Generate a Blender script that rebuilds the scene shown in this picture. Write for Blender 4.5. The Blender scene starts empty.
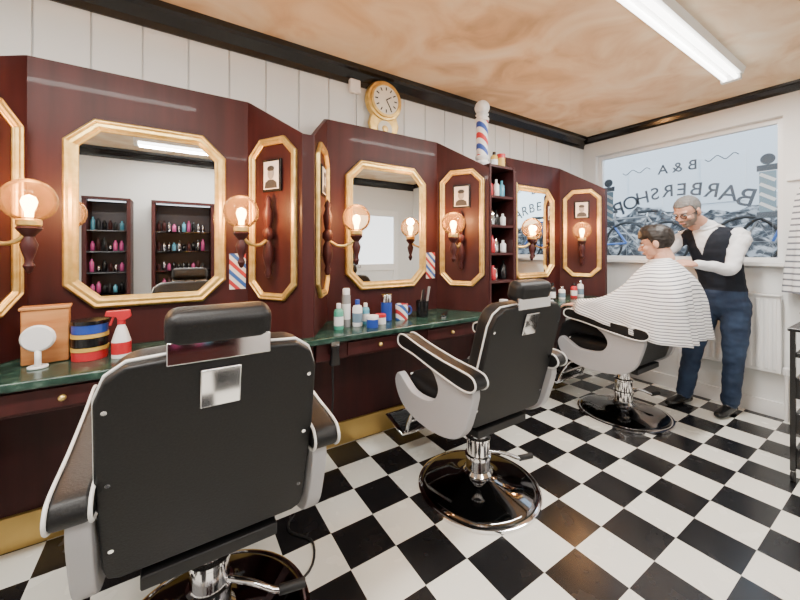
import bpy, bmesh, math, random
import numpy as np
from mathutils import Vector, Matrix, noise
random.seed(4)
PI=math.pi
H=1.32
sc=bpy.context.scene
CROP=None
# ---------------------------------------------------------------- materials
M={}
def mat(name,col,rough=0.5,metal=0.0,coat=0.0,emit=None,estr=0.0,sheen=0.0,spec=0.5):
    m=bpy.data.materials.new(name); m.use_nodes=True
    b=m.node_tree.nodes['Principled BSDF']
    b.inputs['Base Color'].default_value=(*col,1)
    b.inputs['Roughness'].default_value=rough
    b.inputs['Metallic'].default_value=metal
    b.inputs['Coat Weight'].default_value=coat
    b.inputs['Specular IOR Level'].default_value=spec
    if emit:
        b.inputs['Emission Color'].default_value=(*emit,1)
        b.inputs['Emission Strength'].default_value=estr
    M[name]=m
    return m
def N(m,t): return m.node_tree.nodes.new(t)
def L(m,a,b): m.node_tree.links.new(a,b)
def noise_col(name,stops,scale=4,detail=6,rough=0.5,stretch=(1,1,1),dist=0.0,bump=0.0,coat=0.0,metal=0.0,spec=0.5):
    m=mat(name,(1,1,1),rough,metal,coat,spec=spec)
    b=m.node_tree.nodes['Principled BSDF']
    tc=N(m,'ShaderNodeTexCoord'); mp=N(m,'ShaderNodeMapping'); n=N(m,'ShaderNodeTexNoise'); r=N(m,'ShaderNodeValToRGB')
    mp.inputs['Scale'].default_value=stretch
    n.inputs['Scale'].default_value=scale; n.inputs['Detail'].default_value=detail; n.inputs['Distortion'].default_value=dist
    L(m,tc.outputs['Object'],mp.inputs['Vector']); L(m,mp.outputs['Vector'],n.inputs['Vector'])
    L(m,n.outputs['Fac'],r.inputs['Fac']); L(m,r.outputs['Color'],b.inputs['Base Color'])
    el=r.color_ramp.elements
    el[0].position=stops[0][0]; el[0].color=(*stops[0][1],1)
    el[1].position=stops[-1][0]; el[1].color=(*stops[-1][1],1)
    for p,c in stops[1:-1]:
        e=el.new(p); e.color=(*c,1)
    if bump:
        bp=N(m,'ShaderNodeBump'); bp.inputs['Strength'].default_value=bump; bp.inputs['Distance'].default_value=0.01
        L(m,n.outputs['Fac'],bp.inputs['Height']); L(m,bp.outputs['Normal'],b.inputs['Normal'])
    return m
noise_col('maroon',[(0.3,(0.036,0.008,0.008)),(0.7,(0.060,0.0125,0.012))],scale=3,stretch=(6,6,0.6),rough=0.46,coat=0.03,spec=0.3)
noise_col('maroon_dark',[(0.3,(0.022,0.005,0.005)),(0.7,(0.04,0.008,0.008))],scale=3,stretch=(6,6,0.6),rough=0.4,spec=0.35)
noise_col('gold',[(0.3,(0.66,0.42,0.11)),(0.7,(0.90,0.66,0.24))],scale=25,rough=0.36,metal=0.75)
noise_col('brass_kick',[(0.3,(0.55,0.36,0.10)),(0.7,(0.75,0.52,0.18))],scale=2,rough=0.35,metal=0.6)
noise_col('ceiling_paint',[(0.26,(0.50,0.33,0.19)),(0.42,(0.70,0.50,0.31)),(0.56,(0.80,0.65,0.46)),(0.74,(0.86,0.77,0.62))],scale=2.6,detail=11,rough=0.6,dist=0.9)
noise_col('green_marble',[(0.35,(0.008,0.030,0.022)),(0.58,(0.025,0.065,0.048)),(0.75,(0.13,0.20,0.16))],scale=22,rough=0.2,detail=8)
noise_col('leather',[(0.3,(0.006,0.006,0.0065)),(0.7,(0.011,0.011,0.012))],scale=180,rough=0.45,bump=0.12,spec=0.35)
noise_col('denim',[(0.3,(0.010,0.022,0.055)),(0.7,(0.030,0.055,0.11))],scale=9,rough=0.85)
noise_col('rubble',[(0.38,(0.006,0.007,0.009)),(0.5,(0.045,0.05,0.055)),(0.60,(0.26,0.27,0.28))],scale=7,detail=10,rough=0.9,bump=0.6)
noise_col('box_wood',[(0.35,(0.45,0.17,0.05)),(0.65,(0.62,0.30,0.11))],scale=5,stretch=(1,1,5),rough=0.4)
noise_col('asphalt',[(0.3,(0.10,0.10,0.11)),(0.7,(0.18,0.18,0.18))],scale=20,rough=0.9)
mat('white_paint',(0.80,0.81,0.80),0.5)
mat('white_gloss',(0.84,0.84,0.83),0.3)
mat('black_gloss',(0.008,0.008,0.009),0.2)
mat('black_matte',(0.010,0.010,0.011),0.55)
mat('chrome',(0.80,0.80,0.82),0.08,1.0)
mat('chrome_dark',(0.20,0.20,0.21),0.06,1.0)
mat('grey_shell',(0.42,0.42,0.44),0.35)
mat('piping',(0.78,0.78,0.76),0.4)
mat('mirror',(0.90,0.92,0.92),0.0,1.0)
mat('skin',(0.62,0.34,0.24),0.5)
mat('skin_tan',(0.55,0.29,0.20),0.5)
mat('lips',(0.45,0.16,0.13),0.5)
mat('eye_white',(0.75,0.75,0.73),0.2)
mat('hair_dark',(0.012,0.008,0.006),0.5)
mat('hair_grey',(0.13,0.125,0.12),0.7)
mat('stubble',(0.24,0.18,0.145),0.8)
mat('shirt_white',(0.75,0.76,0.79),0.8)
mat('waistcoat',(0.016,0.019,0.027),0.85,spec=0.2)
mat('trousers_black',(0.010,0.010,0.012),0.8)
mat('shoe_black',(0.01,0.01,0.01),0.25)
mat('red',(0.50,0.02,0.03),0.35); mat('blue',(0.02,0.06,0.34),0.35); mat('white_plastic',(0.82,0.82,0.82),0.35)
mat('pink',(0.55,0.08,0.26),0.35); mat('orange',(0.60,0.20,0.04),0.4); mat('cyan',(0.10,0.35,0.48),0.3)
mat('green_plastic',(0.08,0.35,0.25),0.35); mat('yellow',(0.62,0.40,0.08),0.35); mat('paper',(0.70,0.68,0.64),0.7)
mat('photo_dark',(0.03,0.03,0.03),0.5); mat('photo_grey',(0.25,0.25,0.25),0.5); mat('clock_face',(0.82,0.79,0.68),0.4)
mat('tyre',(0.02,0.02,0.02),0.7); mat('bike_blue',(0.05,0.12,0.35),0.3)
mat('sign_ink',(0.09,0.11,0.14),0.7,spec=0.2); mat('sign_blue',(0.16,0.25,0.33),0.5); mat('facade',(0.60,0.64,0.68),0.8)
mat('tube_glow',(1,1,1),0.5,emit=(1.0,0.97,0.92),estr=9.0)
mat('filament',(1,0.7,0.3),0.5,emit=(1.0,0.60,0.26),estr=40.0)
mat('led_and_door_glow',(1,1,1),0.5,emit=(0.8,0.9,1.0),estr=2.0)
mat('cabinet_in',(0.06,0.05,0.06),0.4)
def glassmat(name,tint,blend,rough=0.0,trans=None):
    m=bpy.data.materials.new(name); m.use_nodes=True; nt=m.node_tree; nt.nodes.clear()
    o=nt.nodes.new('ShaderNodeOutputMaterial'); mx=nt.nodes.new('ShaderNodeMixShader'); t=nt.nodes.new('ShaderNodeBsdfTransparent'); g=nt.nodes.new('ShaderNodeBsdfGlossy')
    lw=nt.nodes.new('ShaderNodeLayerWeight'); lw.inputs['Blend'].default_value=blend
    t.inputs['Color'].default_value=(*tint,1); g.inputs['Roughness'].default_value=rough
    src=t.outputs[0]
    if trans:
        tr=nt.nodes.new('ShaderNodeBsdfTranslucent'); tr.inputs['Color'].default_value=(*trans[0],1); m2=nt.nodes.new('ShaderNodeMixShader'); m2.inputs['Fac'].default_value=trans[1]
        nt.links.new(t.outputs[0],m2.inputs[1]); nt.links.new(tr.outputs[0],m2.inputs[2]); src=m2.outputs[0]
    nt.links.new(lw.outputs['Fresnel'],mx.inputs['Fac']); nt.links.new(src,mx.inputs[1]); nt.links.new(g.outputs[0],mx.inputs[2]); nt.links.new(mx.outputs[0],o.inputs['Surface'])
    M[name]=m
glassmat('window_glass',(0.97,0.99,1.0),0.12)
glassmat('globe_glass',(1.0,0.86,0.66),0.16,0.02,((1.0,0.58,0.25),0.05))
def floor_mat():
    m=mat('checker_vinyl',(1,1,1),0.16); b=m.node_tree.nodes['Principled BSDF']
    tc=N(m,'ShaderNodeTexCoord'); mp=N(m,'ShaderNodeMapping'); ck=N(m,'ShaderNodeTexChecker')
    mp.inputs['Location'].default_value=(0.05,0.0,0.1)
    ck.inputs['Scale'].default_value=1/TILE
    nz=N(m,'ShaderNodeTexNoise'); nz.inputs['Scale'].default_value=9
    mr=N(m,'ShaderNodeMapRange'); mr.inputs['To Min'].default_value=0.15; mr.inputs['To Max'].default_value=0.35
    ck.inputs['Color1'].default_value=(0.010,0.010,0.011,1); ck.inputs['Color2'].default_value=(0.78,0.77,0.70,1)
    L(m,tc.outputs['Object'],mp.inputs['Vector']); L(m,mp.outputs['Vector'],ck.inputs['Vector']); L(m,ck.outputs['Color'],b.inputs['Base Color'])
    L(m,tc.outputs['Object'],nz.inputs['Vector']); L(m,nz.outputs['Fac'],mr.inputs['Value']); L(m,mr.outputs['Result'],b.inputs['Roughness'])
TILE=0.22
floor_mat()
def stripes_mat(name,c1,c2,scale,duty=0.5,diag=False,uv=False,c3=None):
    m=mat(name,(1,1,1),0.6); b=m.node_tree.nodes['Principled BSDF']
    tc=N(m,'ShaderNodeTexCoord'); sp=N(m,'ShaderNodeSeparateXYZ')
    L(m,tc.outputs['UV' if uv else 'Object'],sp.inputs[0])
    if uv: src=sp.outputs['Y']
    elif diag:
        ad=N(m,'ShaderNodeMath'); ad.operation='ADD'; L(m,sp.outputs['X'],ad.inputs[0]); L(m,sp.outputs['Z'],ad.inputs[1]); src=ad.outputs[0]
    else: src=sp.outputs['Z']
    mu=N(m,'ShaderNodeMath'); mu.operation='MULTIPLY'; mu.inputs[1].default_value=scale; L(m,src,mu.inputs[0])
    fr=N(m,'ShaderNodeMath'); fr.operation='FRACT'; L(m,mu.outputs[0],fr.inputs[0])
    r=N(m,'ShaderNodeValToRGB'); r.color_ramp.interpolation='CONSTANT'; L(m,fr.outputs[0],r.inputs['Fac']); L(m,r.outputs['Color'],b.inputs['Base Color'])
    e=r.color_ramp.elements; e[0].position=0; e[0].color=(*c1,1); e[1].position=duty; e[1].color=(*c2,1)
    if c3:
        x=e.new(0.5); x.color=(*c3,1); x=e.new(0.5+duty); x.color=(*c2,1)
stripes_mat('cape_stripes',(0.06,0.07,0.11),(0.80,0.80,0.81),34,0.26,uv=True)
stripes_mat('poster_stripes',(0.5,0.03,0.04),(0.78,0.78,0.78),9,0.25,diag=True,c3=(0.03,0.12,0.45))
stripes_mat('pole_stripes',(0.6,0.03,0.04),(0.85,0.85,0.85),6,0.25,diag=True,c3=(0.03,0.08,0.4))
stripes_mat('towel_stripes',(0.16,0.17,0.2),(0.8,0.8,0.8),22,0.3)
# ---------------------------------------------------------------- helpers
def link(o,parent=None):
    sc.collection.objects.link(o)
    if parent is not None: o.parent=parent
    return o
def empty(name,loc=(0,0,0),rz=0.0):
    e=bpy.data.objects.new(name,None); e.empty_display_size=0.1; e.location=loc; e.rotation_euler=(0,0,rz); sc.collection.objects.link(e); return e
def obj(bm,name,m,parent=None,loc=(0,0,0),rot=(0,0,0),smooth=False,bev=0.0,seg=2,autos=True):
    bmesh.ops.recalc_face_normals(bm,faces=bm.faces)
    me=bpy.data.meshes.new(name); bm.to_mesh(me); bm.free()
    ms=m if isinstance(m,(list,tuple)) else [m]
    for x in ms: me.materials.append(M[x])
    o=bpy.data.objects.new(name,me); o.location=loc; o.rotation_euler=rot
    link(o,parent)
    if smooth:
        me.polygons.foreach_set('use_smooth',[True]*len(me.polygons))
    if bev:
        b=o.modifiers.new('bevel','BEVEL'); b.width=bev; b.segments=seg; b.limit_method='ANGLE'
        if seg>1:
            me.polygons.foreach_set('use_smooth',[True]*len(me.polygons))
            w=o.modifiers.new('wn','WEIGHTED_NORMAL'); w.keep_sharp=False
    return o
def addbox(bm,c,s,mi=0,mx=None):
    mm=Matrix.Translation(c)@Matrix.Diagonal((*s,1))
    if mx is not None: mm=mx@mm
    r=bmesh.ops.create_cube(bm,size=1,matrix=mm)
    for f in set(f for v in r['verts'] for f in v.link_faces): f.material_index=mi
def box(name,c,s,m,parent=None,bev=0.0,rot=(0,0,0),seg=2):
    bm=bmesh.new(); addbox(bm,(0,0,0),s)
    return obj(bm,name,m,parent,c,rot,bev=bev,seg=seg)
def cyl(name,c,r,h,m,parent=None,rot=(0,0,0),r2=None,seg=32,bev=0.0):
    bm=bmesh.new(); bmesh.ops.create_cone(bm,cap_ends=True,segments=seg,radius1=r,radius2=r if r2 is None else r2,depth=h)
    o=obj(bm,name,m,parent,c,rot,bev=bev)
    for p in o.data.polygons: p.use_smooth=len(p.vertices)==4
    return o
def addlathe(bm,prof,c=(0,0,0),seg=32,mi=0,mx=None):
    rings=[]
    for r,z in prof:
        if r<1e-5:
            v=bm.verts.new(Vector((0,0,z))+Vector(c)); rings.append([v])
        else:
            rings.append([bm.verts.new(Vector((r*math.cos(2*PI*i/seg),r*math.sin(2*PI*i/seg),z))+Vector(c)) for i in range(seg)])
    if mx is not None:
        for rg in rings:
            for v in rg: v.co=mx@v.co
    for a,b in zip(rings,rings[1:]):
        for i in range(seg):
            j=(i+1)%seg
            if len(a)==1 and len(b)==1: continue
            if len(a)==1: f=bm.faces.new((a[0],b[i],b[j]))
            elif len(b)==1: f=bm.faces.new((a[i],a[j],b[0]))
            else: f=bm.faces.new((a[i],a[j],b[j],b[i]))
            f.material_index=mi; f.smooth=True
    for rg in (rings[0],rings[-1]):
        if len(rg)>2:
            f=bm.faces.new(rg); f.material_index=mi
def lathe(name,prof,m,parent=None,loc=(0,0,0),rot=(0,0,0),seg=32,edge=True):
    bm=bmesh.new(); addlathe(bm,prof,seg=seg)
    o=obj(bm,name,m,parent,loc,rot)
    if edge:
        es=o.modifiers.new('es','EDGE_SPLIT'); es.split_angle=math.radians(40)
    return o
def prism(name,pts,axis,lo,hi,m,parent=None,bev=0.0,loc=(0,0,0),rot=(0,0,0),seg=2):
    bm=bmesh.new()
    def P(u,v,w):
        return {'X':(w,u,v),'Y':(u,w,v),'Z':(u,v,w)}[axis]
    a=[bm.verts.new(P(u,v,lo)) for u,v in pts]; b=[bm.verts.new(P(u,v,hi)) for u,v in pts]
    bm.faces.new(a); bm.faces.new(b[::-1])
    n=len(pts)
    for i in range(n): bm.faces.new((a[i],a[(i+1)%n],b[(i+1)%n],b[i]))
    return obj(bm,name,m,parent,loc,rot,bev=bev,seg=seg)
def curve(name,pts,r,m,parent=None,cyclic=False,smooth=True,loc=(0,0,0),rot=(0,0,0)):
    cu=bpy.data.curves.new(name,'CURVE'); cu.dimensions='3D'; cu.bevel_depth=r; cu.bevel_resolution=3; cu.resolution_u=6
    if smooth:
        s=cu.splines.new('BEZIER'); s.bezier_points.add(len(pts)-1)
        for p,c in zip(s.bezier_points,pts): p.co=c; p.handle_left_type=p.handle_right_type='AUTO'
    else:
        s=cu.splines.new('POLY'); s.points.add(len(pts)-1)
        for p,c in zip(s.points,pts): p.co=(*c,1)
    s.use_cyclic_u=cyclic; cu.use_fill_caps=True
    cu.materials.append(M[m]); o=bpy.data.objects.new(name,cu); o.location=loc; o.rotation_euler=rot
    return link(o,parent)
def catmull(P,n=4,cyc=False):
    P=[np.array(p,float) for p in P]; out=[]; m=len(P)
    rng=range(m if cyc else m-1)
    for i in rng:
        if cyc: p0,p1,p2,p3=P[(i-1)%m],P[i],P[(i+1)%m],P[(i+2)%m]
        else: p0,p1,p2,p3=P[max(i-1,0)],P[i],P[i+1],P[min(i+2,m-1)]
        for k in range(n):
            t=k/n
            out.append(0.5*((2*p1)+(-p0+p2)*t+(2*p0-5*p1+4*p2-p3)*t*t+(-p0+3*p1-3*p2+p3)*t**3))
    if not cyc: out.append(P[-1])
    return out
class Vol:
    def __init__(s): s.bm=bmesh.new(); s.S=[]
    def tube(s,pts,rad,label=0,side=(1,0,0),n=4,seg=14,cap=True):
        rad=[(r,r) if not isinstance(r,(tuple,list)) else r for r in rad]
        A=catmull([(*p,*r) for p,r in zip(pts,rad)],n)
        C=[Vector(a[:3]) for a in A]; R=[(max(a[3],.001),max(a[4],.001)) for a in A]
        rings=[]
        def frame(i):
            t=(C[min(i+1,len(C)-1)]-C[max(i-1,0)]).normalized(); sd=Vector(side); sd=(sd-t*sd.dot(t))
            if sd.length<1e-3: sd=Vector((0,1,0))-t*t.y
            sd.normalize(); return t,sd,t.cross(sd)
        def ring(c,a,b,sd,bb): return [s.bm.verts.new(c+sd*(a*math.cos(2*PI*k/seg))+bb*(b*math.sin(2*PI*k/seg))) for k in range(seg)]
        t,sd,bb=frame(0); a,b=R[0]; m=min(a,b)
        if cap: rings.append(ring(C[0]-t*m*.8,a*.35,b*.35,sd,bb)); rings.append(ring(C[0]-t*m*.5,a*.8,b*.8,sd,bb))
        for i in range(len(C)):
            t,sd,bb=frame(i); rings.append(ring(C[i],R[i][0],R[i][1],sd,bb))
            s.S.append((*C[i],(R[i][0]+R[i][1])/2,label))
        a,b=R[-1]; m=min(a,b)
        if cap: rings.append(ring(C[-1]+t*m*.5,a*.8,b*.8,sd,bb)); rings.append(ring(C[-1]+t*m*.8,a*.35,b*.35,sd,bb))
        for x,y in zip(rings,rings[1:]):
            for k in range(seg): s.bm.faces.new((x[k],x[(k+1)%seg],y[(k+1)%seg],y[k]))
        s.bm.faces.new(rings[0][::-1]); s.bm.faces.new(rings[-1])
    def ell(s,c,r,label=0):
        bmesh.ops.create_icosphere(s.bm,subdivisions=3,radius=1,matrix=Matrix.Translation(c)@Matrix.Diagonal((*r,1)))
        s.S.append((*c,sum(r)/3,label))
    def build(s,name,mats,parent,voxel,smooth=4,mx=None,fn=None,post=None):
        bmesh.ops.recalc_face_normals(s.bm,faces=s.bm.faces)
        me=bpy.data.meshes.new(name+'_t'); s.bm.to_mesh(me); s.bm.free()
        o=bpy.data.objects.new(name+'_t',me); sc.collection.objects.link(o)
        r=o.modifiers.new('r','REMESH'); r.mode='VOXEL'; r.voxel_size=voxel
        sm=o.modifiers.new('s','SMOOTH'); sm.iterations=smooth; sm.factor=0.5
        dg=bpy.context.evaluated_depsgraph_get(); ev=o.evaluated_get(dg)
        me2=bpy.data.meshes.new_from_object(ev); bpy.data.objects.remove(o); me2.name=name
        me2.materials.clear()
        for m in mats: me2.materials.append(M[m])
        n=len(me2.polygons)
        if len(mats)>1:
            cen=np.empty(n*3); me2.polygons.foreach_get('center',cen); cen=cen.reshape(-1,3)
            S=np.array(s.S,dtype=np.float32); lab=np.zeros(n,int)
            for i0 in range(0,n,4000):
                cc=cen[i0:i0+4000].astype(np.float32)
                d=np.sqrt(((cc[:,None,:]-S[None,:,:3])**2).sum(2))-S[None,:,3]; lab[i0:i0+4000]=S[d.argmin(1),4]
            if fn is not None: lab=fn(cen,lab)
            me2.polygons.foreach_set('material_index',lab.astype(np.int32))
        if post is not None:
            nv=len(me2.vertices); co=np.empty(nv*3); me2.vertices.foreach_get('co',co); nn=np.empty(nv*3); me2.vertices.foreach_get('normal',nn)
            co=co.reshape(-1,3); nn=nn.reshape(-1,3)
            for i in range(nv): co[i]+=nn[i]*post(co[i])
            me2.vertices.foreach_set('co',co.reshape(-1)); me2.update()
        me2.polygons.foreach_set('use_smooth',[True]*n)
        if mx is not None: me2.transform(mx)
        ob=bpy.data.objects.new(name,me2); link(ob,parent); return ob

# ================================================================ ROOM
XW=4.0; YW=2.27; XL=-2.6; YB=-1.45; ZC=2.61
bm=bmesh.new(); addbox(bm,((XL+XW)/2,(YW+YB)/2,-0.05),(XW-XL+0.4,YW-YB+0.4,0.1)); fl=obj(bm,'floor','checker_vinyl')
bm=bmesh.new(); addbox(bm,((XL+XW)/2,(YW+YB)/2,ZC+0.05),(XW-XL+0.4,YW-YB+0.4,0.1)); obj(bm,'ceiling','ceiling_paint')
bm=bmesh.new(); addbox(bm,((XL+XW)/2,YW+0.07,ZC/2),(XW-XL+0.4,0.12,ZC))
x=XL
while x<XW:
    w=min(0.205,XW-x); addbox(bm,(x+w/2-0.002,YW+0.003,ZC/2),(w-0.007,0.014,ZC)); x+=0.205
obj(bm,'wall_north','white_paint',bev=0.002,seg=1)
bm=bmesh.new(); addbox(bm,((XL+XW)/2,YB-0.06,ZC/2),(XW-XL+0.4,0.12,ZC)); obj(bm,'wall_south','white_paint')
bm=bmesh.new(); addbox(bm,(XL-0.06,(YW+YB)/2,ZC/2),(0.12,YW-YB,ZC)); obj(bm,'wall_west','white_paint')
wy0,wy1,wz0,wz1=0.673,2.12,1.22,2.377
bm=bmesh.new(); T=0.16
addbox(bm,(XW+T/2,(YW+YB)/2,wz0/2),(T,YW-YB,wz0)); addbox(bm,(XW+T/2,(YW+YB)/2,(wz1+ZC)/2),(T,YW-YB,ZC-wz1))
addbox(bm,(XW+T/2,(wy0+YB)/2,(wz0+wz1)/2),(T,wy0-YB,wz1-wz0)); addbox(bm,(XW+T/2,(wy1+YW)/2,(wz0+wz1)/2),(T,YW-wy1,wz1-wz0))
obj(bm,'wall_east','white_paint')
box('baseboard_east',(XW-0.01,(YB+1.8)/2,0.06),(0.02,1.8-YB-.02,0.12),'white_gloss')
win=empty('window_1',(XW,0,0))
bm=bmesh.new(); fx=0.09
for y in (wy0+0.02,wy1-0.02): addbox(bm,(fx,y,(wz0+wz1)/2),(0.05,0.038,wz1-wz0-.004))
for z in (wz0+0.02,wz1-0.02): addbox(bm,(fx,(wy0+wy1)/2,z),(0.046,wy1-wy0-.08,0.036))
obj(bm,'frame','white_gloss',win)
bm=bmesh.new(); addbox(bm,(fx,(wy0+wy1)/2,(wz0+wz1)/2),(0.006,wy1-wy0-0.08,wz1-wz0-0.08)); obj(bm,'glass','window_glass',win)
bm=bmesh.new(); addbox(bm,(-0.036,(wy0+wy1)/2,wz0-0.012),(0.07,wy1-wy0+0.08,0.03)); obj(bm,'sill','white_gloss',win)
let=empty('window_lettering',(XW+fx+0.01,0,0))
def letter(ch,y,z,size,tilt,m='sign_ink'):
    cu=bpy.data.curves.new('letter_'+ch,'FONT'); cu.body=ch; cu.size=size; cu.align_x='CENTER'; cu.extrude=0.001; cu.offset=0.0015
    cu.materials.append(M[m]); o=bpy.data.objects.new('letter_'+ch,cu); link(o,let)
    o.matrix_local=Matrix.Translation((0,y,z))@Matrix.Rotation(tilt,4,'X')@Matrix(((0,0,1,0),(1,0,0,0),(0,1,0,0),(0,0,0,1)))
word='BARBERSHOP'; ya,yb=0.92,1.90
for i,ch in enumerate(word):
    t=i/(len(word)-1); y=ya+(yb-ya)*t; u=2*t-1
    letter(ch,y,1.70+0.15*(1-u*u),0.165+0.05*u*u,-u*0.28)
for i,ch in enumerate('B&A'): letter(ch,1.27+0.12*i,2.08,0.13,0)
def decal_box(c,s,m): bm=bmesh.new(); addbox(bm,c,s); return obj(bm,'sign_mark',m,let)
for y in (0.775,2.03):
    decal_box((0,y,1.80),(0.002,0.10,0.34),'sign_blue'); decal_box((0,y,2.0),(0.003,0.13,0.05),'sign_ink'); decal_box((0,y,1.61),(0.003,0.13,0.05),'sign_ink')
    for k in range(4):
        bm=bmesh.new(); addbox(bm,(0,0,0),(0.004,0.11,0.025)); obj(bm,'sign_stripe','facade',let,(0,y,1.68+k*0.08),(0.6,0,0))
    bm=bmesh.new(); bmesh.ops.create_cone(bm,cap_ends=True,segments=20,radius1=0.045,radius2=0.045,depth=0.003); obj(bm,'sign_ball','sign_ink',let,(0,y,2.07),(0,PI/2,0))
for y0,y1,z in ((0.95,1.18,2.15),(1.62,1.88,2.15),(1.0,1.8,1.60)):
    curve('flourish',[(0,y0+(y1-y0)*t/8,z+0.02*math.sin(t*PI/2)) for t in range(9)],0.004,'sign_ink',let)
def cornice(name,a,b,horiz):
    pr=[(0,0),(0,-0.12),(0.012,-0.12),(0.016,-0.085),(0.05,-0.04),(0.075,-0.03),(0.08,0)]
    bm=bmesh.new()
    if horiz=='N': f=lambda u,v,w:(w,YW-u-0.004,ZC+v)
    elif horiz=='S': f=lambda u,v,w:(w,YB+u,ZC+v)
    elif horiz=='E': f=lambda u,v,w:(XW-u*.6,w,ZC+v*.6)
    else: f=lambda u,v,w:(XL+u,w,ZC+v)
    A=[bm.verts.new(f(u,v,a)) for u,v in pr]; B=[bm.verts.new(f(u,v,b)) for u,v in pr]; n=len(pr)
    bm.faces.new(A); bm.faces.new(B[::-1])
    for i in range(n): bm.faces.new((A[i],A[(i+1)%n],B[(i+1)%n],B[i]))
    obj(bm,name,'black_gloss')
cornice('trim_1',XL,XW,'N'); cornice('trim_2',YB,YW,'E'); cornice('trim_3',XL,XW,'S'); cornice('trim_4',YB,YW,'W')
box('wainscot_panel',((-1.9+3.58)/2,2.235,0.50),(5.48,0.03,0.70),'maroon')
box('baseboard_north',((-1.9+3.58)/2,2.225,0.075),(5.48,0.045,0.15),'brass_kick',bev=0.004)
def fluor(x0,x1,y,watts):
    e=empty('fluorescent_light',((x0+x1)/2,y,ZC)); Lh=x1-x0
    prism('housing',[(-0.075,0),(-0.06,-0.04),(0.06,-0.04),(0.075,0)],'X',-Lh/2,Lh/2,'white_gloss',e)
    for sx in (-1,1): box('end_cap',(sx*(Lh/2-0.02),0,-0.055),(0.04,0.11,0.05),'white_plastic',e,bev=0.005)
    for sy in (-0.03,0.03): cyl('tube',(0,sy,-0.06),0.014,Lh-0.06,'tube_glow',e,(0,PI/2,0),seg=16)
    la=bpy.data.lights.new('fluorescent_area','AREA'); la.shape='RECTANGLE'; la.size=Lh-0.1; la.size_y=0.1; la.energy=watts; la.color=(1,0.96,0.90)
    lo=bpy.data.objects.new('lamp_glow',la); link(lo,e); lo.location=(0,0,-0.085)
fluor(1.55,3.38,0.82,72); fluor(-1.6,0.2,0.82,72); fluor(-0.4,1.4,-0.75,55)  # first fixture is in view; last two are unseen, added to brighten the room

# ================================================================ STATIONS
YC=2.15; YF=1.80; ZT=2.166; ZS=1.927; ZCOUNT=0.86
def octo(w,h,c,d=0.0):
    w2,h2=w/2-d,h/2-d; c=max(c-0.586*d,0.01)
    return [(-w2+c,-h2),(w2-c,-h2),(w2,-h2+c),(w2,h2-c),(w2-c,h2),(-w2+c,h2),(-w2,h2-c),(-w2,-h2+c)]
def octframe(name,w,h,c,fw,parent,loc,depth=0.03):
    bm=bmesh.new(); prof=[(0,0.0),(0,-depth*.7),(fw*.18,-depth),(fw*.35,-depth*.75),(fw*.65,-depth*.8),(fw*.85,-depth*.5),(fw,-depth*.45),(fw,0.0)]
    rings=[[bm.verts.new((x,dy,z)) for x,z in octo(w,h,c,d)] for d,dy in prof]
    n=len(rings)
    for i in range(n):
        a,b=rings[i],rings[(i+1)%n]
        for k in range(8): bm.faces.new((a[k],a[(k+1)%8],b[(k+1)%8],b[k]))
    return obj(bm,name,'gold',parent,loc,bev=0.002,seg=1)
def octpane(name,w,h,c,m,parent,loc):
    return prism(name,octo(w,h,c),'Y',-0.004,0,m,parent,loc=loc)
def sconce(parent_loc,rz):
    e=empty('wall_sconce',parent_loc,rz)
    lathe('turned_bracket',[(0,-.22),(.012,-.215),(.02,-.19),(.012,-.165),(.022,-.14),(.03,-.1),(.026,-.05),(.016,-.02),(.03,0),(.03,.03),(.016,.05),(.024,.09),(.028,.13),(.014,.17),(.02,.19),(.01,.215),(0,.23)],'maroon',e,(0,-0.036,0),seg=20)
    curve('arm',[(0,-0.05,-0.02),(0,-0.10,-0.045),(0,-0.16,-0.035),(0,-0.205,0.0)],0.009,'gold',e)
    lathe('drop_finial',[(0,-.16),(.008,-.155),(.018,-.13),(.010,-.11),(.020,-.08),(.026,-.05),(.014,-.02),(.03,0),(.038,.012),(.03,.022),(0,.022)],'maroon',e,(0,-0.205,0.0),seg=20)
    lathe('collar',[(.03,.0),(.036,.006),(.036,.024),(.028,.03)],'gold',e,(0,-0.205,0.018),seg=24)
    bm=bmesh.new(); bmesh.ops.create_uvsphere(bm,u_segments=32,v_segments=20,radius=0.082); obj(bm,'glass_globe','globe_glass',e,(0,-0.205,0.118),smooth=True)
    lathe('bulb',[(0,-.05),(.012,-.05),(.013,-.03),(.02,-.01),(.024,.008),(.018,.026),(0,.034)],'filament',e,(0,-0.205,0.105),seg=16)
    la=bpy.data.lights.new('sconce_glow','POINT'); la.energy=8.5; la.color=(1,0.56,0.26); la.shadow_soft_size=0.03
    lo=bpy.data.objects.new('sconce_glow',la); link(lo,e); lo.location=(0,-0.205,0.165)
def portrait(loc,rz):
    e=empty('framed_portrait',loc,rz)
    box('frame',(0,-0.008,0),(0.135,0.014,0.175),'black_gloss',e,bev=0.003)
    box('mount',(0,-0.0165,0),(0.11,0.003,0.15),'paper',e)
    prism('bust',[(-.045,-.07),(.045,-.07),(.04,-.04),(.018,-.025),(-.018,-.025),(-.04,-.04)],'Y',-0.021,-0.018,'photo_dark',e)
    bm=bmesh.new(); bmesh.ops.create_uvsphere(bm,u_segments=16,v_segments=10,radius=1,matrix=Matrix.Translation((0,-.02,.008))@Matrix.Diagonal((.024,.003,.032,1))); obj(bm,'face','photo_grey',e,smooth=True)
    bm=bmesh.new(); bmesh.ops.create_uvsphere(bm,u_segments=16,v_segments=10,radius=1,matrix=Matrix.Translation((0,-.021,.035))@Matrix.Diagonal((.026,.003,.016,1))); obj(bm,'hair','photo_dark',e,smooth=True)
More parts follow.
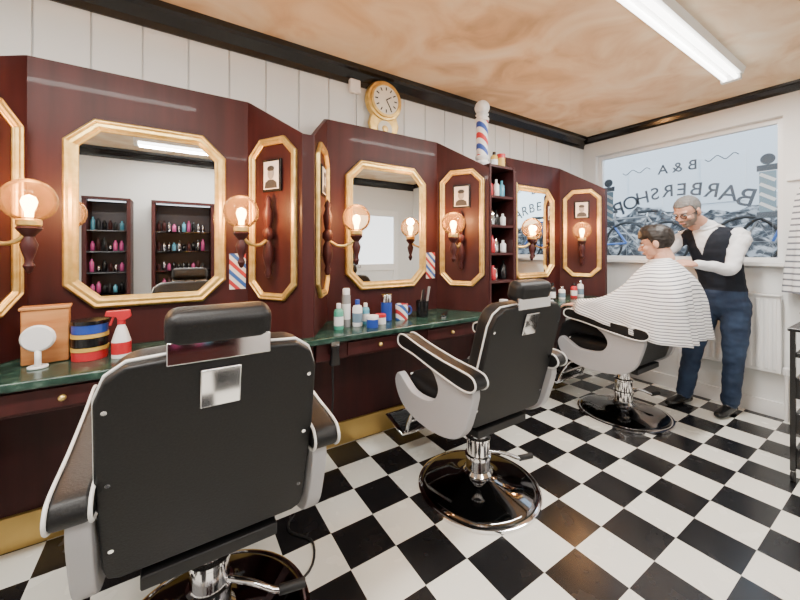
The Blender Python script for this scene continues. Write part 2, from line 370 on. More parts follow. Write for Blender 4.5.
def station(xa,xb):
    cx=(xa+xb)/2; st=empty('barber_station',(cx,0,0)); w=xb-xa
    box('centre_panel',(0,YC+0.02,(ZT+ZCOUNT)/2),(w,0.04,ZT-ZCOUNT),'maroon',st)
    dx=0.205; dy=YC-YF; ln=math.hypot(dx,dy); ang=math.atan2(dy,dx)
    prism('side_panel_right',[(0,ZCOUNT),(ln,ZCOUNT),(ln,ZS),(0,ZT)],'Y',0,0.02,'maroon',st,loc=(w/2,YC,0),rot=(0,0,-ang))
    prism('side_panel_left',[(0,ZCOUNT),(ln,ZCOUNT),(ln,ZT),(0,ZS)],'Y',0,0.02,'maroon',st,loc=(-w/2-dx,YF,0),rot=(0,0,ang))
    zc=(1.048+1.93)/2; h=1.93-1.048
    mir=empty('wall_mirror',(cx,YC-0.001,zc))
    octframe('frame',0.66,h,0.11,0.055,mir,(0,0,0)); octpane('glass',0.60,h-0.06,0.09,'mirror',mir,(0,-0.006,0))
    mx1=(cx+w/2+dx/2,(YC+YF)/2); mx2=(cx-w/2-dx/2,(YC+YF)/2)
    for (mx,my),a in ((mx1,-ang),(mx2,ang)):
        n=Vector((math.sin(a),-math.cos(a),0))
        p=Vector((mx,my,zc))+n*0.001
        pm=empty('octagonal_panel_frame',p,a); octframe('frame',0.345,h,0.085,0.038,pm,(0,0,0),0.024)
        sconce(Vector((mx,my,1.39))+n*0.001,a)
        portrait(Vector((mx,my,1.725))+n*0.001,a)
    return st
S1=station(-0.54,0.35); S2=station(0.825,1.73); S3=station(2.45,3.36)
for S_,a,b,zt in ((S1,0.557,0.617,ZS),(S1,-0.80,-0.748,ZS)):
    cx=S_.location.x; box('divider',((a+b)/2-cx,(YF+2.2)/2,zt/2+0.075),(b-a,2.2-YF,zt-0.15),'maroon',S_,bev=0.003)
box('divider',(3.59-S3.location.x,1.98,(ZS+0.86)/2),(0.045,0.36,ZS-0.86),'maroon',S3,bev=0.003)
bm=bmesh.new(); addbox(bm,((-1.5+3.57)/2,(1.74+2.19)/2,ZCOUNT-0.018),(5.07,2.19-1.74,0.034)); obj(bm,'countertop','green_marble',bev=0.008)
ct=empty('counter_cabinet',(0,0,0))
for x0,x1 in ((-1.5,0.55),(0.625,3.57)):
    box('fascia',((x0+x1)/2,1.80,0.775),(x1-x0,0.04,0.10),'maroon',ct,bev=0.004)
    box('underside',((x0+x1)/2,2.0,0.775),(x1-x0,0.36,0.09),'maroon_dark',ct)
for x in (-0.35,0.15,1.0,1.55,2.6,3.2):
    box('drawer_front',(x,1.775,0.775),(0.40,0.012,0.075),'maroon',ct,bev=0.003)
    bm=bmesh.new(); bmesh.ops.create_uvsphere(bm,u_segments=14,v_segments=10,radius=0.012); obj(bm,'knob','gold',ct,(x,1.757,0.775),smooth=True)
sh=empty('shelf_cabinet',(2.087,1.97,0))
sw,sd=0.285,0.34
for sx in (-1,1): box('side',(sx*(sw/2-0.01),0,1.41),(0.02,sd,1.10),'maroon',sh,bev=0.002)
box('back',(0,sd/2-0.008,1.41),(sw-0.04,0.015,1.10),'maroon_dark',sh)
for z in (0.875,1.08,1.29,1.50,1.72,1.95): box('shelf',(0,-0.004,z),(sw-0.002,sd-0.02,0.018),'maroon',sh)
bm=bmesh.new(); mats=['red','black_gloss','white_plastic','cyan','black_gloss','pink','chrome']
for z in (1.089,1.299,1.509,1.729):
    for k in range(4):
        hh=random.uniform(0.08,0.15); addlathe(bm,[(0,0),(.022,0),(.024,.01),(.024,hh*.7),(.01,hh*.8),(.01,hh),(0,hh)],(-0.09+0.06*k,-0.08+random.uniform(-.02,.02),z),12,random.randrange(len(mats)))
obj(bm,'products',mats,sh)
# ---------------------------------------------------------------- counter items
def bottle(name,x,y,r,h,body,cap,z=ZCOUNT,style='bottle'):
    e=empty(name,(x,y,z))
    if style=='bottle':
        lathe('body',[(0,0),(r*.95,0),(r,.008),(r,h*.68),(r*.8,h*.76),(r*.4,h*.8),(r*.4,h*.83),(0,h*.83)],body,e,seg=20)
        lathe('cap',[(0,h*.81),(r*.48,h*.81),(r*.48,h*.97),(r*.4,h),(0,h)],cap,e,seg=20)
        lathe('label',[(r*1.01,h*.15),(r*1.01,h*.5)],'white_plastic' if body!='white_plastic' else 'sign_blue',e,seg=20)
    elif style=='jar':
        lathe('body',[(0,0),(r,0),(r,h*.7),(0,h*.7)],body,e,seg=24); lathe('lid',[(0,h*.7),(r*1.05,h*.7),(r*1.05,h*.97),(r,h),(0,h)],cap,e,seg=24)
    elif style=='can':
        lathe('body',[(0,0),(r,0),(r,h*.8),(r*.75,h*.86),(0,h*.86)],body,e,seg=20); lathe('cap',[(0,h*.84),(r*.85,h*.84),(r*.85,h*.97),(r*.7,h),(0,h)],cap,e,seg=20)
        lathe('label',[(r*1.01,h*.2),(r*1.01,h*.6)],'white_plastic' if body!='white_plastic' else 'blue',e,seg=20)
    elif style=='spray':
        lathe('body',[(0,0),(r,0),(r*1.02,.02),(r,h*.35),(r*.55,h*.62),(r*.3,h*.72),(0,h*.72)],body,e,seg=20)
        lathe('label',[(r*1.03,h*.08),(r*1.03,h*.33)],'red',e,seg=20)
        lathe('collar',[(0,h*.70),(r*.42,h*.70),(r*.42,h*.78),(0,h*.78)],cap,e,seg=16)
        prism('trigger_head',[(-.055,h*.9),(-.05,h),(.03,h),(.035,h*.86),(.012,h*.78),(-.012,h*.78),(-.015,h*.86)],'Y',-.013,.013,cap,e,bev=.003)
        prism('trigger',[(-.03,h*.88),(-.022,h*.88),(-.034,h*.68),(-.042,h*.7)],'Y',-.007,.007,'red',e,bev=.002)
    return e
oc=empty('wooden_box',(-0.445,2.0,ZCOUNT),0.1)
box('carton',(0,0,0.11),(0.14,0.07,0.22),'box_wood',oc,bev=0.006); box('lid',(0,0,0.225),(0.15,0.08,0.012),'box_wood',oc,bev=0.003)
hm_=empty('hand_mirror_brush',(-0.45,1.91,ZCOUNT)); lathe('oval_head',[(0,-.010),(.045,-.010),(.052,0),(.045,.010),(0,.010)],'white_plastic',hm_,(0,0,0.115),(PI/2,0,0)); cyl('handle',(0,0,0.035),0.010,0.07,'white_plastic',hm_,seg=16); cyl('stand',(0,0,.004),.03,.008,'white_plastic',hm_,seg=20)
st=empty('pomade_tin_stack',(-0.305,1.97,ZCOUNT))
for k,(c1,c2) in enumerate((('red','yellow'),('black_gloss','yellow'),('blue','black_gloss'))):
    lathe('tin',[(0,0),(.060,0),(.060,.040),(0,.040)],c1,st,(0,0,0.055*k)); lathe('lid',[(0,.038),(.063,.038),(.063,.053),(0,.053)],c2,st,(0,0,0.055*k))
bottle('spray_bottle',-0.195,1.92,0.034,0.20,'white_plastic','red',style='spray')
hd=empty('hair_clipper_stand',(-0.60,1.86,ZCOUNT))
box('base',(0,0,0.015),(0.10,0.08,0.03),'black_matte',hd,bev=0.006); prism('clipper',[(-.025,.03),(.025,.03),(.022,.15),(.028,.17),(-.028,.17),(-.022,.15)],'Y',-.02,.02,'black_gloss',hd,bev=.006); box('blade',(0,0,.178),(.045,.025,.016),'chrome',hd)
bottle('shampoo_bottle',0.80,1.90,0.028,0.15,'green_plastic','white_plastic')
bottle('hairspray_can',0.865,1.94,0.026,0.23,'photo_grey','white_plastic',style='can')
bottle('lotion_bottle',0.93,1.92,0.03,0.16,'white_plastic','blue')
bottle('lotion_bottle',1.0,1.95,0.025,0.13,'cyan','white_plastic')
bottle('hair_gel_jar',0.99,1.84,0.035,0.07,'blue','white_plastic',style='jar')
bottle('hair_gel_jar',1.08,1.90,0.033,0.06,'white_plastic','red',style='jar')
bottle('disinfectant_jar',1.17,1.98,0.036,0.17,'blue','chrome',style='jar')
mg=empty('striped_mug',(1.27,1.95,ZCOUNT)); lathe('cup',[(0,0),(.04,0),(.042,.1),(.038,.1),(.036,.01),(0,.01)],'poster_stripes',mg)
curve('handle',[(.04,0,.08),(.07,0,.075),(.072,0,.035),(.04,0,.025)],.006,'blue',mg)
ch=empty('comb_holder',(1.44,1.95,ZCOUNT)); lathe('cup',[(0,0),(.04,0),(.045,.11),(.04,.11),(.035,.01),(0,.01)],'black_gloss',ch)
for k in range(6):
    a=k*1.05; prism('comb',[(-.006,.02),(.006,.02),(.009,.16+.01*k),(-.009,.16+.01*k)],'Y',-.002,.002,['black_matte','chrome','photo_grey'][k%3],ch,loc=(.02*math.cos(a),.02*math.sin(a),0),rot=(.18*math.sin(a),.18*math.cos(a),a))
hb=empty('hair_brush',(1.58,1.87,ZCOUNT),0.7)
prism('head',[(-.09,-.014),(-.09,.014),(-.02,.02),(.02,.008),(.1,.008),(.1,-.008),(.02,-.008),(-.02,-.02)],'Z',.012,.026,'black_gloss',hb,bev=.004); box('bristles',(-.055,0,.007),(.06,.024,.014),'photo_grey',hb)
dr=empty('hair_clippers',(0.71,1.765,0.74))
prism('body',[(-.028,-.03),(.028,-.03),(.02,.05),(.026,.08),(-.026,.08),(-.02,.05)],'Y',-.045,-.01,'black_gloss',dr,bev=.008); box('blade',(0,-.028,.088),(.045,.02,.018),'chrome',dr)
bottle('white_mug',2.06,1.77,0.03,0.09,'white_plastic','white_plastic',style='jar')
for i,(x,c) in enumerate(((2.62,'white_plastic'),(2.74,'blue'),(2.9,'black_gloss'),(3.05,'white_plastic'),(3.25,'red'),(3.36,'white_plastic'))):
    bottle('cologne_bottle',x,1.93,0.03,0.12+0.02*(i%3),c,'chrome' if i%2 else 'black_gloss')
for x,z in ((0.296,1.20),(1.665,1.20)):
    bm=bmesh.new(); addbox(bm,(0,0,0),(0.085,0.003,0.20)); obj(bm,'striped_poster','poster_stripes',None,(x,YC-0.0025,z))
bp=empty('barber_pole',(1.97,1.90,1.959))
lathe('base',[(0,0),(.05,0),(.055,.02),(.04,.04),(.052,.06),(.052,.075),(0,.075)],'white_plastic',bp)
lathe('striped_cylinder',[(.044,.075),(.044,.34)],'pole_stripes',bp)
lathe('cap',[(0,.34),(.052,.34),(.052,.36),(.036,.375),(.05,.39),(.036,.40),(0,.40)],'white_plastic',bp)
bm=bmesh.new(); bmesh.ops.create_uvsphere(bm,u_segments=24,v_segments=16,radius=.056); obj(bm,'globe','white_plastic',bp,(0,0,.445),smooth=True)
bottle('tonic_bottle',2.08,1.88,0.028,0.12,'yellow','black_gloss',z=1.959); bottle('powder_tin',2.145,1.87,0.032,0.11,'yellow','red',z=1.959,style='jar'); bottle('tonic_bottle',2.2,1.93,0.022,0.10,'orange','white_plastic',z=1.959)
ck=empty('wall_clock',(1.29,2.245,2.41))
lathe('round_case',[(0,0),(.145,0),(.15,.02),(.14,.045),(.12,.05),(.0,.05)],'gold',ck,(0,0.0,0),(PI/2,0,0),seg=40)
lathe('bezel',[(.095,.05),(.125,.05),(.122,.064),(.108,.068),(.102,.055)],'gold',ck,(0,0.0,0),(PI/2,0,0),seg=40)
lathe('dial',[(0,0),(.104,0),(.104,.003),(0,.003)],'clock_face',ck,(0,-0.056,0),(PI/2,0,0),seg=40)
for k in range(12):
    a=k*PI/6; bm=bmesh.new(); addbox(bm,(0,0,0.08),(0.009,0.002,0.024)); obj(bm,'hour_mark','black_matte',ck,(0,-0.060,0),(0,a,0))
for a,l_ in ((1.0,0.05),(2.6,0.075)):
    bm=bmesh.new(); addbox(bm,(0,0,l_/2),(0.008,0.002,l_)); obj(bm,'hand','black_matte',ck,(0,-0.062,0),(0,a,0))
prism('drop_case',[(-.10,-.09),(.10,-.09),(.125,-.17),(.105,-.24),(.05,-.29),(-.05,-.29),(-.105,-.24),(-.125,-.17)],'Y',-.035,0,'gold',ck,bev=.008)
lathe('pendulum_window',[(0,0),(.055,0),(.06,.008),(.05,.012),(0,.006)],'clock_face',ck,(0,-0.035,-0.205),(PI/2,0,0)); lathe('pendulum_bob',[(0,0),(.026,0),(.02,.008),(0,.01)],'brass_kick',ck,(0,-0.043,-0.205),(PI/2,0,0))
al=empty('alarm_sensor',(1.06,2.235,2.47)); box('casing',(0,0,0),(0.08,0.04,0.09),'white_plastic',al,bev=.008); curve('cable',[(0,0,-.045),(0,0,-.12),(0.01,0.01,-.25)],.004,'white_plastic',al)

# ================================================================ CHAIRS
def barber_chair(cx,cy,headrest=True,rz=0.0):
    c=empty('barber_chair',(cx,cy,0),rz)
    lathe('base_disc',[(0,0),(.315,0),(.325,.008),(.32,.02),(.29,.032),(.18,.05),(.11,.07),(.085,.085),(0,.085)],'chrome_dark',c,seg=64,edge=False)
    lathe('rim',[(.318,.0),(.332,.003),(.332,.018),(.318,.024)],'chrome',c,seg=64)
    lathe('hydraulic_column',[(0,.08),(.075,.08),(.08,.095),(.066,.11),(.066,.17),(.072,.175),(.072,.19),(.062,.195),(.062,.27),(.067,.275),(.067,.285),(.048,.29),(.048,.40),(0,.40)],'chrome',c,seg=40)
    box('seat_frame',(0,0.02,0.415),(0.36,0.40,0.04),'black_matte',c,bev=.006)
    curve('pump_lever',[(0.05,-0.03,0.20),(0.12,-0.08,0.19),(0.20,-0.12,0.155),(0.25,-0.13,0.15)],.010,'chrome',c)
    curve('lever_grip',[(0.20,-0.12,0.155),(0.285,-0.135,0.15)],.016,'black_matte',c)
    box('seat_cushion',(0,0.075,0.53),(0.49,0.52,0.14),'leather',c,bev=.04,seg=4)
    curve('seat_piping',[(-.24,.31,.585),(.24,.31,.585)],.006,'piping',c,smooth=False)
    shell=[(.34,.60),(.375,.55),(.35,.48),(.29,.425),(.18,.39),(.02,.385),(-.12,.41),(-.20,.46),(-.245,.55),(-.275,.70),(-.16,.725),(.02,.745),(.05,.72),(.0,.68),(-.03,.62),(0,.56),(.08,.53),(.2,.53),(.28,.57)]
    shell=[(a[0],a[1]) for a in catmull(shell,3,True)]
    pad=[(-.285,.695),(-.315,.72),(-.31,.75),(-.27,.77),(-.1,.785),(.1,.815),(.22,.84),(.27,.84),(.30,.82),(.30,.785),(.26,.768),(.15,.755),(0,.725),(-.15,.70),(-.23,.69)]
    pad=[(a[0],a[1]) for a in catmull(pad,3,True)]
    for sx in (-1,1):
        x=sx*0.288
        prism('arm_shell',shell,'X',x-.024,x+.024,'grey_shell',c,bev=.010,seg=3)
        prism('arm_pad',pad,'X',sx*.298-.04,sx*.298+.04,'leather',c,bev=.014,seg=3)
        for s2 in (-1,1):
            curve('arm_piping',[(sx*.298+s2*.038,a,b) for a,b in pad],.0045,'piping',c,cyclic=True,smooth=False)
    tilt=math.atan2(0.16,0.59)
    b=empty('backrest_pivot',(0,-0.20,0.47)); b.parent=c; b.rotation_euler=(tilt,0,0)
    W=.255; Hh=.61
    out=[(-W+.035,0),(W-.035,0),(W-.008,.012),(W,.05),(W+.006,.3),(W,.52),(W-.02,.575),(W-.06,Hh-.005),(.12,Hh),(-.12,Hh),(-W+.06,Hh-.005),(-W+.02,.575),(-W,.52),(-W-.006,.3),(-W,.05),(-W+.008,.012)]
    prism('back_shell',out,'Y',0.0,0.03,'leather',b,bev=.008,seg=3)
    out2=[(u*.97,v*.98+.006) for u,v in out]
    prism('back_cushion',out2,'Y',0.03,0.11,'leather',b,bev=.03,seg=4)
    curve('back_piping',[(u,.031,v) for u,v in out],.0045,'piping',b,cyclic=True,smooth=False)
    for sx in (-1,1):
        for v in (.1,.3,.5): lathe('stud',[(0,-.005),(.005,-.004),(.006,0)],'chrome',b,(sx*(W-.02),-0.0005,v),(PI/2,0,0),seg=12)
    for v in (.15,.3,.45): curve('front_seam',[(-.2,.1105,v),(.2,.1105,v)],.003,'piping',b,smooth=False)
    if headrest:
        box('bracket_plate',(0,-.006,.52),(.095,.012,.11),'chrome',b,bev=.004)
        for sx in (-.03,.03): cyl('post',(sx,.02,.62),.008,.14,'chrome',b,seg=12)
        box('headrest_plate',(0,0.0,.625),(.235,.012,.055),'chrome',b,bev=.003,rot=(-.25,0,0))
        box('headrest_pad',(0,.04,.672),(.245,.085,.095),'leather',b,bev=.03,seg=4)
    for sx in (-1,1):
        curve('foot_arm',[(sx*.16,.18,.40),(sx*.17,.34,.36),(sx*.18,.42,.24),(sx*.18,.47,.15),(sx*.18,.62,.19)],.013,'chrome',c)
    curve('foot_crossbar',[(-.18,.42,.24),(.18,.42,.24)],.010,'chrome',c,smooth=False)
    fp=empty('footplate',(0,.545,.175)); fp.parent=c; fp.rotation_euler=(math.radians(15),0,0)
    box('plate',(0,0,0),(.42,.19,.014),'chrome',fp,bev=.004)
    for k in range(9): box('rib',(0,-.08+.02*k,.010),(.38,.008,.006),'black_matte',fp)
    curve('foot_rim',[(-.21,-.1,0),(-.21,.1,0),(.21,.1,0),(.21,-.1,0)],.010,'chrome',fp,cyclic=True,smooth=False)
    return c
barber_chair(0.10,1.35); barber_chair(1.42,1.40); barber_chair(3.04,1.39,False)

# ================================================================ PEOPLE
def head(parent,center,yaw,pitch,skin,hair,style,scale=1.0):
    mx=Matrix.Translation(center)@Matrix.Rotation(yaw,4,'Z')@Matrix.Rotation(pitch,4,'X')@Matrix.Scale(scale,4)
    v=Vol()
    v.ell((0,-.012,.028),(.074,.092,.084)); v.ell((0,.018,-.03),(.059,.066,.078)); v.ell((0,.048,-.086),(.030,.032,.025))
    v.ell((0,.0,-.065),(.054,.055,.035))
    v.tube([(0,.078,.018),(0,.092,-.004),(0,.106,-.026)],[.007,.009,.012],n=2,seg=10); v.ell((0,.09,-.032),(.018,.012,.009))
    v.ell((0,.068,.024),(.05,.018,.012)); v.ell((0,.082,-.058),(.024,.010,.010))
    for s in (-1,1):
        v.ell((s*.078,-.008,-.008),(.010,.019,.031)); v.ell((s*.036,.062,-.025),(.020,.018,.018))
    v.tube([(0,-.022,-.05),(0,-.035,-.13)],[.052,.054],n=3)
    def fnh(c,lab):
        lab=np.zeros(len(c),int)
        if style=='short':
            lab[(c[:,2]<-.042)&(c[:,1]>-.01)&(c[:,2]>-.112)]=1
            lab[(np.abs(c[:,0])<.03)&(c[:,1]>.085)&(c[:,2]<-.036)&(c[:,2]>-.05)]=1
            lab[(np.abs(c[:,0])>.05)&(np.abs(c[:,0])<.074)&(c[:,2]<.0)&(c[:,1]>-.01)&(c[:,1]<.03)]=1
        return lab
    v.build('head',[skin,'stubble'],parent,.0045,3,mx,fn=fnh)
    def sph(name,c,r,m):
        bm=bmesh.new(); bmesh.ops.create_uvsphere(bm,u_segments=16,v_segments=12,radius=1,matrix=mx@Matrix.Translation(c)@Matrix.Diagonal((*r,1))); obj(bm,name,m,parent,smooth=True)
    for s in (-1,1):
        sph('eye',(s*.030,.076,.003),(.012,.010,.006),'eye_white'); sph('iris',(s*.030,.085,.002),(.005,.003,.005),'photo_dark')
        curve('eyebrow',[mx@Vector((s*.014,.090,.018)),mx@Vector((s*.032,.087,.024)),mx@Vector((s*.050,.074,.018))],.0035,hair,parent)
    sph('lips',(0,.089,-.058),(.021,.007,.006),'lips')
    bm=bmesh.new(); bmesh.ops.create_icosphere(bm,subdivisions=5,radius=1)
    for p in bm.verts:
        d=p.co.copy()
        if style=='quiff': r=Vector((.083,.103,.094)); ex=max(0,d.z)*(.014+.020*max(0,d.y))
        else: r=Vector((.079,.097,.088)); ex=0.004*max(0,-d.y)
        q=Vector((d.x*r.x,d.y*r.y-.014,d.z*r.z+.030))+d*ex
        if style=='quiff': q+=Vector((0,0,.018*max(0,d.y)*max(0,d.z)))
        hl=.052 if style=='quiff' else .066
        cover=1.0
        lim = hl if q.y>.035 else (hl+( -.05-hl)*min(1,(.035-q.y)/.035) if q.y>0 else (-.05 if q.y>-.03 else -.075))
        if q.z<lim: cover=max(0,1-(lim-q.z)/.012)
        n=noise.noise(d*7)*.004+noise.noise(Vector((d.x*30,d.y*8,d.z*8)))*.0025
        q+=d*n
        inner=Vector((d.x*.05,d.y*.06-.01,d.z*.055+.02))
        p.co=mx@(q*cover+inner*(1-cover))
    obj(bm,'hair',hair,parent,smooth=True)
    return mx
def hand(parent,name,w,d,nrm,side,skin,curl=.45,fore=None):
    w=Vector(w); d=Vector(d).normalized(); nrm=Vector(nrm); nrm=(nrm-d*nrm.dot(d)).normalized(); side=d.cross(nrm)*(1 if Vector(side).dot(d.cross(nrm))>0 else -1)
    v=Vol()
    v.tube([w-d*.05,w,w+d*.03,w+d*.06,w+d*.088],[(.026,.020),(.027,.018),(.036,.017),(.041,.015),(.038,.012)],side=side,n=3)
    for off,ln in ((-.030,.060),(-.010,.074),(.011,.080),(.031,.070)):
        p=w+d*.082+side*off; a=curl*.4; P=[p-d*.02]; R=[.009]
        P.append(p); R.append(.0095)
        for k,f in enumerate((.45,.30,.25)):
            p=p+(d*math.cos(a)+nrm*math.sin(a)+side*off*2.0).normalized()*ln*f; P.append(p); R.append(.0088-.001*k); a+=curl
        v.tube(P,R,side=side,n=2,seg=8)
    p=w+d*.02+side*.026; P=[p]
    for f,vec in ((.035,d*.55+side*.8+nrm*.2),(.03,d*.8+side*.45+nrm*.35),(.024,d*.95+side*.1+nrm*.4)):
        p=p+vec.normalized()*f; P.append(p)
    v.tube(P,[.014,.0125,.011,.0085],side=side,n=2,seg=8)
    v.build(name,[skin],parent,.0035,2)
def shoe(v,ank,d,label):
    ank=Vector(ank); d=Vector(d).normalized(); s=d.cross(Vector((0,0,1)))
    z=.038
    P=[Vector((ank.x,ank.y,z))-d*.055,Vector((ank.x,ank.y,z+.006))+d*.0,Vector((ank.x,ank.y,z))+d*.08,Vector((ank.x,ank.y,z-.006))+d*.15,Vector((ank.x,ank.y,z-.012))+d*.195]
    v.tube(P,[(.034,.034),(.038,.040),(.042,.036),(.044,.029),(.032,.021)],label,side=s)
    v.tube([Vector((ank.x,ank.y,.05)),Vector((ank.x,ank.y,.11))],[(.042,.042),(.044,.044)],label,side=s)
B=empty('barber_man',(0,0,0))
f=Vector((-.93,.36,0)).normalized()
rt=f.cross(Vector((0,0,1)))
v=Vol()
pel=Vector((3.74,.965,.95))
v.tube([pel+Vector((0,0,-.08)),pel,Vector((3.74,.97,1.05)),Vector((3.72,.985,1.18)),Vector((3.70,1.0,1.30)),Vector((3.675,1.015,1.40)),Vector((3.655,1.025,1.47)),Vector((3.64,1.03,1.51))],
       [(.160,.118),(.165,.12),(.158,.118),(.160,.120),(.178,.126),(.186,.120),(.145,.092),(.07,.065)],0,side=rt)
v.tube([Vector((3.645,1.03,1.49)),Vector((3.58,1.065,1.545)),Vector((3.52,1.095,1.58))],[.060,.055,.054],3,side=rt)
SL=Vector((3.675,.835,1.425)); EL=Vector((3.53,.865,1.175)); WL=Vector((3.275,1.00,1.215))
SR=Vector((3.66,1.20,1.425)); ER=Vector((3.46,1.33,1.21)); WR=Vector((3.245,1.235,1.33))
for S,E,W_ in ((SL,EL,WL),(SR,ER,WR)):
    c=Vector((3.66,1.02,1.44))
    v.tube([c+(S-c)*.45,S,S+(E-S)*.5,E,E+(W_-E)*.5,W_-(W_-E)*.05],[.066,.062,.054,.048,.042,.034],1,side=(0,0,1))
for hp,kn,an in ((Vector((3.735,.885,.90)),Vector((3.72,.89,.50)),Vector((3.765,.925,.10))),(Vector((3.745,1.05,.90)),Vector((3.665,1.13,.50)),Vector((3.70,1.205,.10)))):
    v.tube([hp,hp+(kn-hp)*.5,kn,kn+(an-kn)*.5,an],[(.098,.100),(.088,.092),(.070,.072),(.064,.064),(.060,.064)],2,side=rt)
shoe(v,(3.765,.925,.1),(-.93,.1,0),4); shoe(v,(3.70,1.205,.1),(-.95,.25,0),4)
def fnB(c,lab):
    lab=lab.copy()
    rel=c-np.array([3.66,1.02,0]); fw=rel@np.array(f); rr_=np.abs(rel@np.array(rt))
    up=(c[:,2]>1.1)&((lab==0)|(lab==1))
    tor=up&(lab==0); lab[tor&(rr_>.165)&(c[:,2]>1.30)]=1
    arm=up&(lab==1)&(rr_<.145)&(c[:,2]<1.50)&(fw<.12); lab[arm]=0
    shirt=(lab==0)&(c[:,2]>1.28)&(fw>0.03)&(rr_<(c[:,2]-1.28)*.38); lab[shirt]=1
    lab[(lab==0)&(c[:,2]>1.505)]=1
    lab[(lab==0)&(c[:,2]<1.0)]=2
    lab[(lab==4)&(c[:,2]>.085)]=2
    return lab
def folds(co):
    z=co[2]
    if z>1.52 or z<.1: return 0.0
    a=.006 if z>1.0 else .007
    return a*(noise.noise(Vector((co[0]*9,co[1]*9,z*16)))+.6*noise.noise(Vector((co[0]*20,co[1]*20,z*30))))
v.build('body',['waistcoat','shirt_white','denim','skin_tan','shoe_black'],B,.006,6,fn=fnB,post=folds)
hm=head(B,(3.475,1.115,1.63),math.atan2(-f.x,f.y)+.12,-.50,'skin_tan','hair_grey','short',1.05)
for s in (-1,1):
    pts=[hm@Vector((s*.032+.021*math.cos(a),.101-.004*abs(math.cos(a)),.002+.016*math.sin(a))) for a in [k*PI/8 for k in range(16)]]
    curve('glasses_rim',pts,.0026,'black_gloss',B,cyclic=True,smooth=False)
    curve('glasses_temple',[hm@Vector((s*.053,.096,.004)),hm@Vector((s*.078,.05,.006)),hm@Vector((s*.082,-.01,.002))],.0022,'black_gloss',B)
curve('glasses_bridge',[hm@Vector((-.011,.101,.004)),hm@Vector((0,.106,.008)),hm@Vector((.011,.101,.004))],.0022,'black_gloss',B)
curve('shirt_collar',[Vector((3.645,1.03,1.515))+f*(.07*math.cos(a))+rt*(.068*math.sin(a))+Vector((0,0,-.03*max(0,math.cos(a)))) for a in [k*PI/6 for k in range(12)]],.013,'shirt_white',B,cyclic=True)
hand(B,'hand_left',WL,Vector((3.13,1.10,1.225))-WL,(-.1,.5,-.6),(0,0,1),'skin_tan',.40)
hand(B,'hand_right',WR,Vector((3.13,1.19,1.355))-WR,(-.2,-.8,-.2),(0,0,1),'skin_tan',.45)
curve('comb',[(3.13,1.16,1.33),(3.10,1.13,1.42)],.005,'black_matte',B,smooth=False)
C=empty('seated_client',(0,0,0))
v=Vol(); X0=3.04
v.tube([(X0,1.30,.66),(X0,1.27,.74),(X0,1.24,.86),(X0,1.21,.98),(X0,1.18,1.08),(X0,1.15,1.16),(X0,1.13,1.20)],[(.16,.11),(.16,.115),(.155,.11),(.165,.105),(.165,.095),(.11,.075),(.06,.055)],0)
v.tube([(X0,1.14,1.18),(X0,1.12,1.25),(X0,1.13,1.29)],[.055,.052,.052],1)
for s in (-1,1):
    v.tube([(X0+s*.10,1.17,1.10),(X0+s*.15,1.17,1.085),(X0+s*.18,1.21,.98),(X0+s*.23,1.28,.885),(X0+s*.26,1.42,.875),(X0+s*.265,1.59,.878)],[.050,.050,.045,.036,.033,.026],0,side=(0,0,1))
    v.tube([(X0+s*.09,1.30,.665),(X0+s*.11,1.5,.675),(X0+s*.13,1.73,.665),(X0+s*.125,1.79,.60),(X0+s*.12,1.83,.45),(X0+s*.12,1.85,.30)],[.078,.078,.062,.060,.054,.045],2)
    v.tube([(X0+s*.12,1.83,.245),(X0+s*.12,1.87,.245),(X0+s*.12,1.95,.255),(X0+s*.12,2.03,.26)],[(.036,.034),(.04,.038),(.042,.032),(.034,.022)],3)
v.build('body',['photo_dark','skin','trousers_black','shoe_black'],C,.012,3)
head(C,(X0,1.165,1.37),.25,-.22,'skin','hair_dark','quiff',1.04)
for s,nm in ((-1,'hand_left'),(1,'hand_right')):
    hand(C,nm,(X0+s*.268,1.61,.872),(0,1,-.10),(0,0,-1),(-s,0,0),'skin',.35)
prof={
 'F':[(0,.075,1.235),(0,.13,1.17),(0,.20,1.05),(0,.30,.92),(0,.42,.85),(0,.53,.81),(0,.58,.74)],
 'FR':[(.05,.055,1.235),(.14,.10,1.165),(.215,.17,1.05),(.275,.27,.965),(.31,.37,.935),(.325,.46,.915),(.34,.49,.84)],
 'R':[(.075,0,1.24),(.165,.01,1.185),(.24,.03,1.07),(.28,.06,.96),(.315,.08,.87),(.33,.09,.79),(.335,.09,.72)],
 'BR':[(.05,-.05,1.25),(.13,-.09,1.19),(.21,-.15,1.08),(.25,-.19,.96),(.26,-.20,.86),(.265,-.21,.76),(.265,-.22,.68)],
 'B':[(0,-.07,1.255),(0,-.12,1.20),(0,-.185,1.10),(0,-.20,.97),(0,-.21,.86),(0,-.215,.76),(0,-.22,.68)]}
flip=lambda L_:[(-a,b,c) for a,b,c in L_]
dirs=[prof['F'],prof['FR'],prof['R'],prof['BR'],prof['B'],flip(prof['BR']),flip(prof['R']),flip(prof['FR'])]
cols=[np.array(catmull(p,5)) for p in dirs]
full=catmull([c.reshape(-1) for c in cols],14,True); nT=len(cols[0]); nA=len(full)
bm=bmesh.new(); uvl=bm.loops.layers.uv.new('UVMap'); grid=[]
for i,c in enumerate(full):
    c=c.reshape(-1,3); col=[]
    th=2*PI*i/nA
    for k,p in enumerate(c):
        t=k/(nT-1); n_=np.array([p[0],p[1]-.1,0]); n_=n_/max(np.linalg.norm(n_),1e-4)
        amp=.015*t**1.3; wv=math.sin(th*11+2.5*math.sin(th*2)+t*2)+.6*math.sin(th*19+1)
        q=p+n_*amp*wv
        col.append(bm.verts.new((X0+q[0],1.13+q[1],q[2]+.006*math.sin(th*7)*t)))
    grid.append(col)
